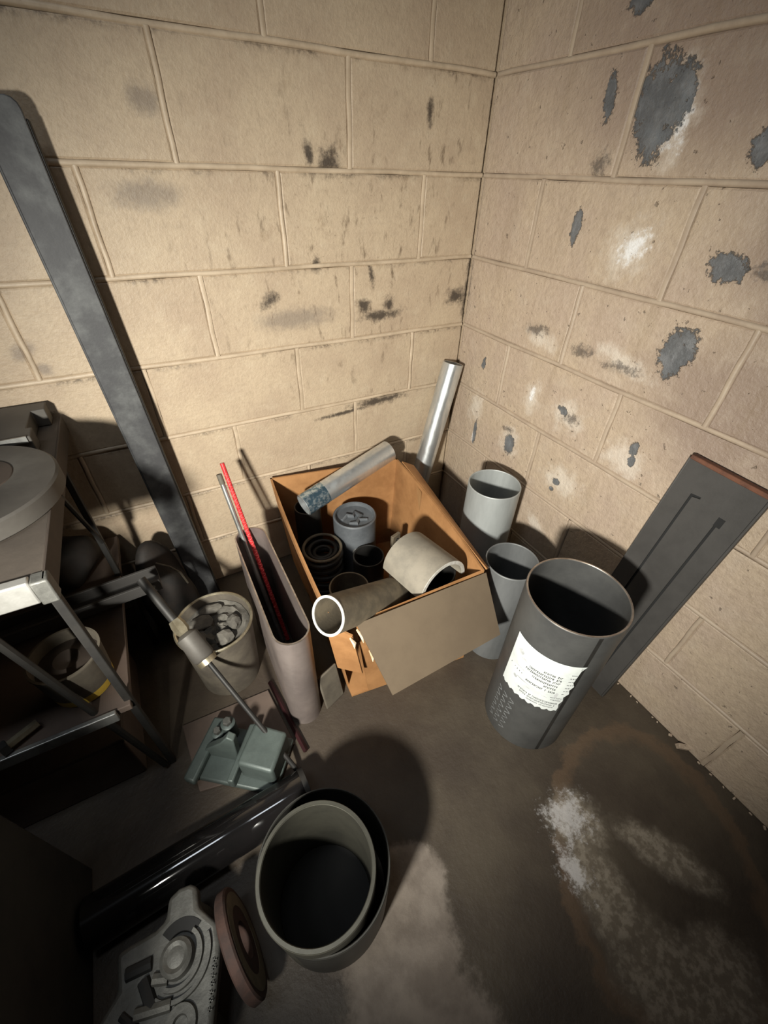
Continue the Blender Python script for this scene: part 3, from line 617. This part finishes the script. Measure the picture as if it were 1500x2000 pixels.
# ------------------------------------------------------------------ leaning panel at the right wall
e = thing('leaning_panel', 'charcoal slotted steel panel leaning on the right wall', 'panel', (-0.10, -0.93, FZ))
PB = Vector((-0.088, -0.918, FZ+0.008)); PT_ = Vector((-0.022, -0.945, 0.752))     # centre line of the front face
ax = (PT_ - PB).normalized(); sd = Vector((0, 1, 0)); sd = (sd - ax*sd.dot(ax)).normalized(); nr = ax.cross(sd).normalized()
if nr.x > 0: nr = -nr
PM = Matrix(((sd.x, ax.x, nr.x, PB.x), (sd.y, ax.y, nr.y, PB.y), (sd.z, ax.z, nr.z, PB.z), (0, 0, 0, 1)))
PL = (PT_ - PB).length; W2 = 0.080
MB().box((-W2, 0, -0.012), (W2, PL-0.004, -0.003), PM).build('backing', M['groove'], e, smooth=False)
g0, g1, gw, gt = -0.036, 0.036, 0.0055, PL-0.085
h_ = gw/2
MB().prism([(-W2, 0), (g0-h_, 0), (g0-h_, gt), (g0+h_, gt), (g0+h_, 0), (g1-h_, 0), (g1-h_, gt+0.012), (g1-h_-0.016, gt+0.016), (g1-h_-0.016, gt+0.021), (g1+h_, gt+0.018), (g1+h_, 0), (W2, 0), (W2, PL), (-W2, PL)], -0.004, 0.0015, PM).build('face_plate', M['plank'], e, smooth=False)
MB().box((g0-0.010, gt-0.018, 0.001), (g0+0.004, gt+0.004, 0.0024), PM).build('latch_notch', M['groove'], e, smooth=False)
MB().box((-W2-0.001, PL-0.002, -0.014), (W2+0.001, PL+0.008, 0.003), PM).build('rusty_top_edge', M['rust'], e, bev=0.002)
MB().box((-W2-0.005, 0, -0.014), (-W2, PL, 0.0005), PM).build('side_flange', M['plank'], e, bev=0.001)
MB().box((W2, 0, -0.014), (W2+0.004, PL, 0.0005), PM).build('side_flange', M['plank'], e, bev=0.001)

# ------------------------------------------------------------------ tall bar at the left wall
e = thing('steel_channel', 'tall blue-grey weathered steel bar standing against the left wall', 'bar', (-1.055, -0.07, FZ))
p0 = Vector((-1.048, -0.062, FZ)); p1 = Vector((-1.102, -0.040, 1.305)); ax = (p1-p0).normalized(); sx = Vector((1, 0, 0)); sx = (sx - ax*sx.dot(ax)).normalized(); ny = ax.cross(sx).normalized()
BM = Matrix(((sx.x, ax.x, ny.x, p0.x), (sx.y, ax.y, ny.y, p0.y), (sx.z, ax.z, ny.z, p0.z), (0, 0, 0, 1)))
ln = (p1-p0).length; hw = 0.034
prof = [(-hw, 0), (hw, 0), (hw, ln-0.018)] + [(hw-0.018+0.018*math.cos(a), ln-0.018+0.018*math.sin(a)) for a in (0.5, 1.0, 1.5)] + [(-hw+0.018-0.018*math.cos(a), ln-0.018+0.018*math.sin(a)) for a in (1.5, 1.0, 0.5)] + [(-hw, ln-0.018)]
MB().prism(prof, -0.006, 0.006, BM @ Matrix.Translation((0, 0, 0.016 if ny.y < 0 else -0.016))).build('web', M['beam'], e, bev=0.002)
for sgn in (-1, 1):
    MB().box((sgn*hw-0.004, 0.001, -0.017), (sgn*hw+0.004, ln-0.03, 0.017), BM).build('flange', M['black_steel'] if sgn > 0 else M['beam'], e, bev=0.002)

# ------------------------------------------------------------------ bench on the left
TZ = 0.73; RX = -1.228
be = thing('workbench', 'dusty workbench with a bright steel front edge at the left', 'workbench', (-1.6, -0.32, FZ))
MB().box((-2.05, -0.600, TZ-0.028), (RX-0.004, -0.012, TZ)).build('top_board', M['bench'], be, bev=0.002)
MB().box((RX-0.004, -0.617, TZ-0.045), (RX, -0.012, TZ+0.002)).build('side_lip', M['bench_edge'], be, bev=0.001)
MB().box((-2.05, -0.620, TZ-0.042), (RX-0.020, -0.601, TZ+0.004)).build('front_angle', M['bright'], be, bev=0.003)
MB().box((RX-0.020, -0.622, TZ-0.046), (RX+0.004, -0.596, TZ+0.002)).build('corner_bracket', M['cast'], be, bev=0.003)
def leg(x, y, s=0.011):
    MB().box((x-s, y-s, FZ), (x+s, y+s, TZ-0.028)).build('leg', M['black_steel'], be, bev=0.002)
leg(-1.240, -0.590, 0.0075); leg(-1.240, -0.195, 0.007); leg(-2.03, -0.588); leg(-2.03, -0.195)
MB().tube([(-1.232, -0.335, TZ-0.03), (-1.234, -0.21, 0.47)], 0.0055, 8).build('brace', M['black_steel'], be)
MB().tube([(-1.255, -0.598, 0.02), (-1.345, -0.592, TZ-0.10)], 0.0075, 8).build('brace', M['black_steel'], be)
MB().box((-2.03, -0.610, 0.320), (-1.236, -0.02, 0.338)).build('lower_shelf', M['wood_brown'], be, bev=0.002)
MB().box((-2.03, -0.622, 0.316), (-1.262, -0.611, 0.345)).build('shelf_front_strip', M['rod'], be, bev=0.002)
# round plate with a hole
e = thing('round_plate', 'round grey steel plate with a centre hole lying on the bench', 'plate', (-1.362, -0.356, TZ))
MB().lathe([(0.040, 0.001), (0.150, 0.001), (0.156, 0.006), (0.156, 0.036), (0.152, 0.040), (0.046, 0.040), (0.040, 0.035)], 64, Matrix.Translation((-1.362, -0.356, TZ))).build('disc', M['grey_plate'], e)
MB().solid([(0, 0.038), (0.070, 0.038), (0.066, 0.0415), (0.020, 0.0415), (0.018, 0.050), (0, 0.050)], 48, Matrix.Translation((-1.345, -0.335, TZ))).build('dark_hub', M['bench_edge'], e)
# slab and dark case on the bench behind the plate
e = thing('steel_slab', 'flat grey slab with a notch at the back of the bench', 'slab', (-1.5, -0.12, TZ))
MB().prism([(-1.90, -0.195), (-1.262, -0.195), (-1.262, -0.150), (-1.272, -0.150), (-1.272, -0.060), (-1.245, -0.060), (-1.245, -0.016), (-1.90, -0.016)], TZ+0.001, TZ+0.042).build('slab', M['grey_plate'], e, bev=0.002)
MB().box((-1.90, -0.199, TZ+0.030), (-1.268, -0.195, TZ+0.044)).build('bright_lip', M['rod'], e)
e = thing('dark_case', 'black case corner at the left edge behind the grey slab', 'case', (-1.6, -0.10, TZ+0.043))
MB().box((-1.88, -0.17, TZ+0.043), (-1.375, -0.02, TZ+0.115)).build('case_body', M['black_bag'], e, bev=0.006)
MB().box((-1.885, -0.175, TZ+0.110), (-1.372, -0.015, TZ+0.122)).build('case_lid', M['black_steel'], e, bev=0.004)

# long channel across the lower shelf, sticking out to the right
e = thing('steel_channel', 'dark grey rail lying under the bench, end poking out right of the leg', 'rail', (-1.4, -0.28, 0.34))
p0 = Vector((-1.75, -0.335, 0.352)); p1 = Vector((-1.138, -0.290, 0.352)); d = (p1-p0).normalized(); s_ = Vector((-d.y, d.x, 0)); KM = Matrix(((d.x, s_.x, 0, p0.x), (d.y, s_.y, 0, p0.y), (0, 0, 1, p0.z), (0, 0, 0, 1))); kl = (p1-p0).length
MB().box((0, -0.030, 0), (kl, 0.030, 0.005), KM).build('web', M['plank'], e, bev=0.001)
for sg in (-1, 1): MB().box((0, sg*0.028-0.0035, 0.004), (kl, sg*0.028+0.0035, 0.034), KM).build('flange', M['plank'], e, bev=0.001)
m_ = KM @ Matrix.Translation((kl-0.02, -0.0315, 0.02)) @ Matrix.Rotation(math.radians(90), 4, 'X')
MB().solid([(0, 0), (0.006, 0), (0.006, 0.002), (0, 0.003)], 12, m_).build('rivet', M['rod'], e)
# yellow-bottomed tub on lower shelf
e = thing('plastic_tub', 'brownish tub with a yellow base on the lower bench shelf', 'tub', (-1.318, -0.512, 0.339))
T = Matrix.Translation((-1.318, -0.512, 0.339)) @ Matrix.Scale(0.82, 4)
MB().solid([(0, 0), (0.066, 0), (0.070, 0.004), (0.072, 0.032)], 40, T).build('base', M['yellow'], e)
MB().lathe([(0.068, 0.030), (0.072, 0.030), (0.079, 0.125), (0.081, 0.128), (0.081, 0.134), (0.075, 0.134)], 40, T).build('wall', M['dust_can'], e)
MB().solid([(0, 0.10), (0.03, 0.112), (0.060, 0.10), (0.074, 0.098)], 24, T).build('grime_fill', M['bench_edge'], e)
# small dark hand tools on shelf
for (nm, lab, pts, rr, m) in (('bolt', 'long bolt with a bright nut on the shelf left of the tub', [(-1.44, -0.60, 0.352), (-1.395, -0.575, 0.352)], 0.009, M['brass']),):
    e = thing(nm, lab, 'bolt', pts[0]); MB().tube(pts, rr, 6).build('shank', m, e); MB().tube([Vector(pts[0]), Vector(pts[0]) + Vector((-0.012, -0.007, 0))], rr*1.7, 6).build('head', M['black_steel'], e)

# dark sacks between the bench and the wall
def lump(name, label, cat, c, r, m, seed):
    rnd = random.Random(seed); bm = bmesh.new(); bmesh.ops.create_icosphere(bm, subdivisions=4, radius=1.0)
    ph = [(Vector((rnd.uniform(-4, 4), rnd.uniform(-4, 4), rnd.uniform(-4, 4))), rnd.uniform(0, 6), rnd.uniform(0.02, 0.06)) for _ in range(14)]
    for v in bm.verts:
        n = v.co.normalized(); k = 1 + sum(a*math.sin(q.dot(n) + p) for q, p, a in ph); v.co = Vector((n.x*r[0]*k, n.y*r[1]*k, max(-r[2]*0.92, n.z*r[2]*k)))
    me = bpy.data.meshes.new(name); bm.to_mesh(me); bm.free(); me.materials.append(m)
    for p in me.polygons: p.use_smooth = True
    o = bpy.data.objects.new(name, me); COL.objects.link(o); o.location = (c[0], c[1], c[2]); tag(o, label, cat); return o
lump('plastic_sack', 'crumpled black sack on the shelf in front of the left wall', 'sack', (-1.345, -0.135, 0.338+0.050), (0.075, 0.085, 0.055), M['black_bag'], 3)
lump('plastic_sack', 'crumpled black sack on the floor between bench and tall bar', 'sack', (-1.155, -0.125, FZ+0.15), (0.075, 0.10, 0.165), M['black_bag'], 8)
e = thing('white_pull_tie', 'thin pale strap lying over the black sack by the bar', 'strap', (-1.12, -0.12, 0.29))
MB().tube([(-1.150, -0.17, 0.316), (-1.118, -0.175, 0.290), (-1.098, -0.175, 0.255), (-1.090, -0.17, 0.20)], 0.003, 6).build('strap', M['dust_can'], e)

# dusty bucket with caked dirt
bxx, byy, br, bh = -1.045, -0.400, 0.098, 0.245
e = thing('metal_bucket', 'dusty beige bucket of caked grey dirt left of the oval duct', 'bucket', (bxx, byy, FZ))
T = Matrix.Translation((bxx, byy, FZ))
MB().lathe([(0.0, 0.002), (0.084, 0.002), (br, bh-0.004), (br+0.004, bh-0.004), (br+0.005, bh), (br-0.002, bh), (br-0.004, bh-0.006), (0.080, 0.006), (0.0, 0.006)], 56, T).build('pail', M['dust_can'], e)
MB().tube([(bxx + (br+0.002)*math.cos(2*math.pi*i/48), byy + (br+0.002)*math.sin(2*math.pi*i/48), FZ+bh) for i in range(48)], 0.004, 8, True).build('rolled_rim', M['brass'], e)
rnd = random.Random(5); dm = MB(); nr_ = 9; na = 40; vs = [(bxx, byy, FZ+bh-0.022)]
for i in range(1, nr_+1):
    for j in range(na):
        a = 2*math.pi*j/na; r = (br-0.007)*i/nr_; z = FZ+bh-0.026+0.010*math.sin(a*2+i)*math.sin(i*1.1)+rnd.uniform(-.003, .003); vs.append((bxx+r*math.cos(a), byy+r*math.sin(a), z))
fs = [(0, 1+j, 1+(j+1) % na) for j in range(na)] + [(1+i*na+j, 1+i*na+(j+1) % na, 1+(i+1)*na+(j+1) % na, 1+(i+1)*na+j) for i in range(nr_-1) for j in range(na)]
dm.add(vs, fs).build('caked_dirt', M['dust_lump'], e)
def clod(parent, c, r, seed):
    rnd = random.Random(seed); bm = bmesh.new(); bmesh.ops.create_icosphere(bm, subdivisions=2, radius=1.0)
    for v in bm.verts: v.co = Vector((v.co.x*r[0], v.co.y*r[1], v.co.z*r[2]))*rnd.uniform(0.82, 1.12) + Vector(c)
    me = bpy.data.meshes.new('dirt_clod'); 
    for v in bm.verts: v.co -= parent.location
    bm.to_mesh(me); bm.free(); me.materials.append(M['dust_lump']); o = bpy.data.objects.new('dirt_clod', me); COL.objects.link(o); o.parent = parent
for k, (dx, dy, r) in enumerate(((0.048, -0.012, (0.018, 0.026, 0.020)), (0.012, -0.052, (0.026, 0.026, 0.016)), (-0.035, 0.025, (0.036, 0.026, 0.009)), (0.0, 0.06, (0.03, 0.018, 0.008)), (-0.05, -0.03, (0.02, 0.028, 0.009)))):
    clod(e, (bxx+dx, byy+dy, FZ+bh-0.016), r, k)
# brown board lying on the floor in front of the bucket
e = thing('fibre_board', 'brown fibre board lying on the floor in front of the bucket', 'board', (-1.06, -0.58, FZ))
MB().prism([(-1.205, -0.512), (-0.965, -0.520), (-0.945, -0.700), (-1.02, -0.735), (-1.19, -0.700)], FZ+0.001, FZ+0.009).build('board', M['wood_brown'], e, bev=0.002)

# rod with turned coupling, lying from the shelf down to the floor
e = thing('coupling_rod', 'black rod with a pale turned coupling slanting down from the bench', 'rod', (-0.955, -0.79, 0.02))
q0 = Vector((-1.160, -0.355, 0.400)); q1 = Vector((-0.958, -0.780, 0.022)); 
def qq(t): return q0.lerp(q1, t)
MB().tube([qq(-0.05), qq(0.17)], 0.0115, 12).build('upper_shaft', M['black_steel'], e)
MB().tube([qq(0.165), qq(0.19), qq(0.22), qq(0.235)], [0.014, 0.018, 0.018, 0.014], 6).build('hex_nut', M['brass'], e)
MB().tube([qq(0.235), qq(0.25), qq(0.36), qq(0.37)], [0.016, 0.027, 0.027, 0.022], 24).build('coupling', M['grey_plate'], e)
MB().lathe([(0.010, 0), (0.024, 0), (0.024, 0.014), (0.010, 0.014)], 24, axis_mtx(qq(0.37), qq(0.41))[0]).build('bright_collar', M['brass'], e)
MB().tube([qq(0.38), qq(1.0)], 0.0062, 10).build('lower_shaft', M['black_steel'], e)

# maroon strip on the floor beside the duct
e = thing('maroon_bar', 'thin maroon painted bar on the floor beside the oval duct', 'bar', (-0.935, -0.70, FZ))
MB().tube([(-0.953, -0.50, FZ+0.011), (-0.925, -0.735, FZ+0.011)], 0.007, 4).build('bar', mat('maroon_paint', (0.028, 0.006, 0.007), rough=0.5), e)

# ------------------------------------------------------------------ green cast bracket (vise-like)
G = thing('cast_bracket', 'grey-green cast iron vise body lying on the floor by the black tube', 'vise', (-1.07, -0.75, FZ))
GM = Matrix.Translation((-1.070, -0.678, FZ+0.0095)) @ Matrix.Rotation(math.radians(-38), 4, 'Z') @ Matrix.Scale(0.92, 4)
MB().box((-0.13, -0.075, 0), (0.12, 0.070, 0.020), GM).build('base_plate', M['green'], G, bev=0.005)
MB().prism([(0.015, -0.050), (0.115, -0.055), (0.118, 0.050), (0.020, 0.058)], 0.019, 0.105, GM).build('rear_block', M['green'], G, bev=0.008, seg=3)
web = [(-0.115, 0.019), (0.000, 0.019), (0.010, 0.150), (-0.008, 0.160), (-0.035, 0.115), (-0.085, 0.060)]
WM = GM @ Matrix(((1, 0, 0, -0.010), (0, 0, 1, -0.008), (0, 1, 0, 0), (0, 0, 0, 1)))
MB().prism(web, -0.008, 0.012, WM).build('web', M['green'], G, bev=0.003)
MB().prism([(-0.130, -0.090), (-0.095, -0.095), (-0.090, 0.080), (-0.125, 0.078)], 0.019, 0.045, GM).build('foot_rib', M['green'], G, bev=0.006)
MB().prism([(-0.008, -0.080), (0.010, -0.080), (0.010, 0.075), (-0.008, 0.070)], 0.019, 0.060, GM).build('cross_rib', M['green'], G, bev=0.004)
for (x, y, h, r) in ((-0.06, 0.050, 0.085, 0.020), (-0.085, 0.03, 0.062, 0.017)):
    MB().solid([(0, 0.019), (r, 0.019), (r, h), (r*0.7, h+0.004), (0, h+0.004)], 24, GM @ Matrix.Translation((x, y, 0))).build('boss', M['green'], G)
    MB().solid([(0, h), (r*0.62, h), (r*0.62, h+0.016), (r*0.5, h+0.019), (0, h+0.019)], 6, GM @ Matrix.Translation((x, y, 0))).build('bolt_head', M['cast'], G, smooth=False)

# ------------------------------------------------------------------ gloss black tube on the floor
e = thing('black_tube', 'gloss black round tube lying on the floor behind the nested pipes', 'tube', (-1.4, -0.88, FZ))
mtx, ln = axis_mtx((-1.415, -0.853, FZ+0.048), (-0.950, -0.832, FZ+0.048))
MB().lathe(pipe_prof(0.047, 0.004, 0, ln), 64, mtx).build('tube', M['black_gloss'], e)
MB().lathe([(0.0455, ln), (0.0490, ln), (0.0490, ln-0.012), (0.0472, ln-0.012)], 64, mtx).build('end_band', M['black_steel'], e)

# ------------------------------------------------------------------ nested pipes in front
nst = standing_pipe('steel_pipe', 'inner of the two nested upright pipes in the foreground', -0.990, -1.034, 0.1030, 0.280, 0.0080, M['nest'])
MB().solid([(0, 0.002), (0.0945, 0.002), (0.0945, 0.010), (0, 0.010)], 48, Matrix.Translation((-0.990, -1.034, FZ))).build('dark_bore_disc', M['groove'], nst)  # black disc added to darken the bore in place of shade
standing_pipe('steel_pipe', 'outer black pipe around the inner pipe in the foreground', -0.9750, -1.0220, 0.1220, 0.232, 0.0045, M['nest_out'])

# ------------------------------------------------------------------ light grey casting and rusty disc, bottom left
K = thing('caliper_casting', 'light grey cast caliper bracket with raised letters, bottom left', 'casting', (-1.27, -1.02, FZ))
out = [(-1.212,-0.911),(-1.201,-0.921),(-1.204,-0.952),(-1.177,-0.991),(-1.178,-1.022),(-1.186,-1.047),(-1.201,-1.088),(-1.21,-1.114),(-1.232,-1.150),(-1.300,-1.150),(-1.372,-1.06),(-1.372,-1.024),(-1.34,-0.999),(-1.34,-0.95),(-1.316,-0.948),(-1.277,-0.949),(-1.259,-0.943),(-1.251,-0.914),(-1.231,-0.908)]
Z1 = 0.150
MB().prism(out, Z1-0.035, Z1, None).build('plate', M['cast'], K, bev=0.008, seg=3)
for (x, y) in ((-1.24, -1.10), (-1.335, -1.04), (-1.225, -0.945)):
    MB().solid([(0, FZ), (0.024, FZ), (0.020, Z1-0.03), (0, Z1-0.03)], 20, Matrix.Translation((x, y, 0))).build('foot', M['cast'], K)
bs = Matrix.Translation((-1.245, -1.005, Z1))
MB().solid([(0, 0.0), (0.028, 0.0), (0.026, 0.016), (0.020, 0.020), (0.014, 0.017), (0.006, 0.019), (0, 0.019)], 28, bs).build('boss', M['cast'], K)
MB().lathe([(0.034, -0.002), (0.042, -0.002), (0.041, 0.008), (0.035, 0.008)], 28, bs, math.radians(-130), math.radians(40)).build('rim_arc', M['cast'], K)
MB().lathe([(0.048, -0.002), (0.056, -0.002), (0.055, 0.007), (0.049, 0.007)], 28, bs, math.radians(-140), math.radians(10)).build('rim_arc', M['cast'], K)
MB().lathe([(0.024, 0.0008), (0.044, 0.0008), (0.044, 0.002), (0.024, 0.002)], 20, Matrix.Translation((-1.240, -0.998, Z1)), math.radians(30), math.radians(125)).build('bore_shadow', M['groove'], K)
for (x0_, y0_, x1_, y1_, ww) in ((-1.325, -0.985, -1.285, -0.990, 0.010), (-1.300, -1.005, -1.290, -1.045, 0.010), (-1.335, -1.030, -1.30, -1.075, 0.006)):
    MB().tube([(x0_, y0_, Z1+0.0005), (x1_, y1_, Z1+0.0005)], ww, 8).build('slot', M['groove'], K)
for (x0_, y0_, x1_, y1_) in ((-1.285, -1.012, -1.262, -1.022), (-1.315, -1.04, -1.262, -1.055), (-1.330, -1.055, -1.28, -1.085)):
    MB().tube([(x0_, y0_, Z1+0.002), (x1_, y1_, Z1+0.002)], 0.009, 8).build('rib', M['cast'], K)
lt = MB()
for k in range(7):   # raised foundry characters down the right edge
    t = k/6; x = -1.1905 - 0.018*t; y = -1.036 - 0.054*t
    lt.box((x-0.004, y-0.0028, Z1-0.001), (x+0.004, y-0.0012, Z1+0.0022)); lt.box((x-0.004, y+0.0008, Z1-0.001), (x+(0.004 if k % 2 else 0.0), y+0.0024, Z1+0.0022)); lt.box((x-0.0012, y-0.0028, Z1-0.001), (x+0.0012, y+0.0024, Z1+0.0022))
lt.build('raised_letters', M['cast'], K, smooth=False)
MB().lathe([(0.010, 0), (0.026, 0), (0.024, 0.007), (0.012, 0.007)], 28, Matrix.Translation((-1.252, -1.085, Z1))).build('ring_boss', M['cast'], K)
e = thing('brake_disc', 'rusty disc standing on edge between casting and nested pipes', 'disc', (-1.155, -1.03, FZ))
m_, _l = axis_mtx((-1.153, -1.028, 0.098), (-1.123, -1.025, 0.1015))
MB().lathe([(0.030, -0.010), (0.087, -0.010), (0.090, -0.007), (0.090, 0.007), (0.087, 0.010), (0.030, 0.010)], 64, m_).build('rotor', M['rust_dk'], e)
MB().lathe([(0.055, 0.0098), (0.079, 0.0098), (0.079, 0.0108), (0.055, 0.0108)], 64, m_).build('worn_track', M['tan_pipe'], e)
# carton on the floor below the shelf and a grey box at the left edge
e = thing('floor_carton', 'brown carton on the floor under the bench', 'carton', (-1.45, -0.45, FZ))
MB().box((-1.75, -0.585, FZ+0.001), (-1.30, -0.25, 0.185)).build('carton_body', M['wood_brown'], e, bev=0.004)
MB().box((-1.755, -0.590, 0.180), (-1.296, -0.245, 0.196)).build('carton_lid', M['bench_edge'], e, bev=0.003)
# black cabinet added at the left, mostly outside the frame, to cast shade
e = thing('shade_blocker', 'black steel cabinet added to shade the dark bottom left corner', 'blocker', (-1.72, -0.89, FZ))
MB().box((-2.05, -1.24, FZ), (-1.425, -0.74, 0.80)).build('blocker_body', M['black_steel'], e, bev=0.004)
for k in range(3): MB().box((-2.03, -1.255, 0.05 + k*0.245), (-1.445, -1.241, 0.285 + k*0.245)).build('blocker_front', M['black_steel'], e, bev=0.003)
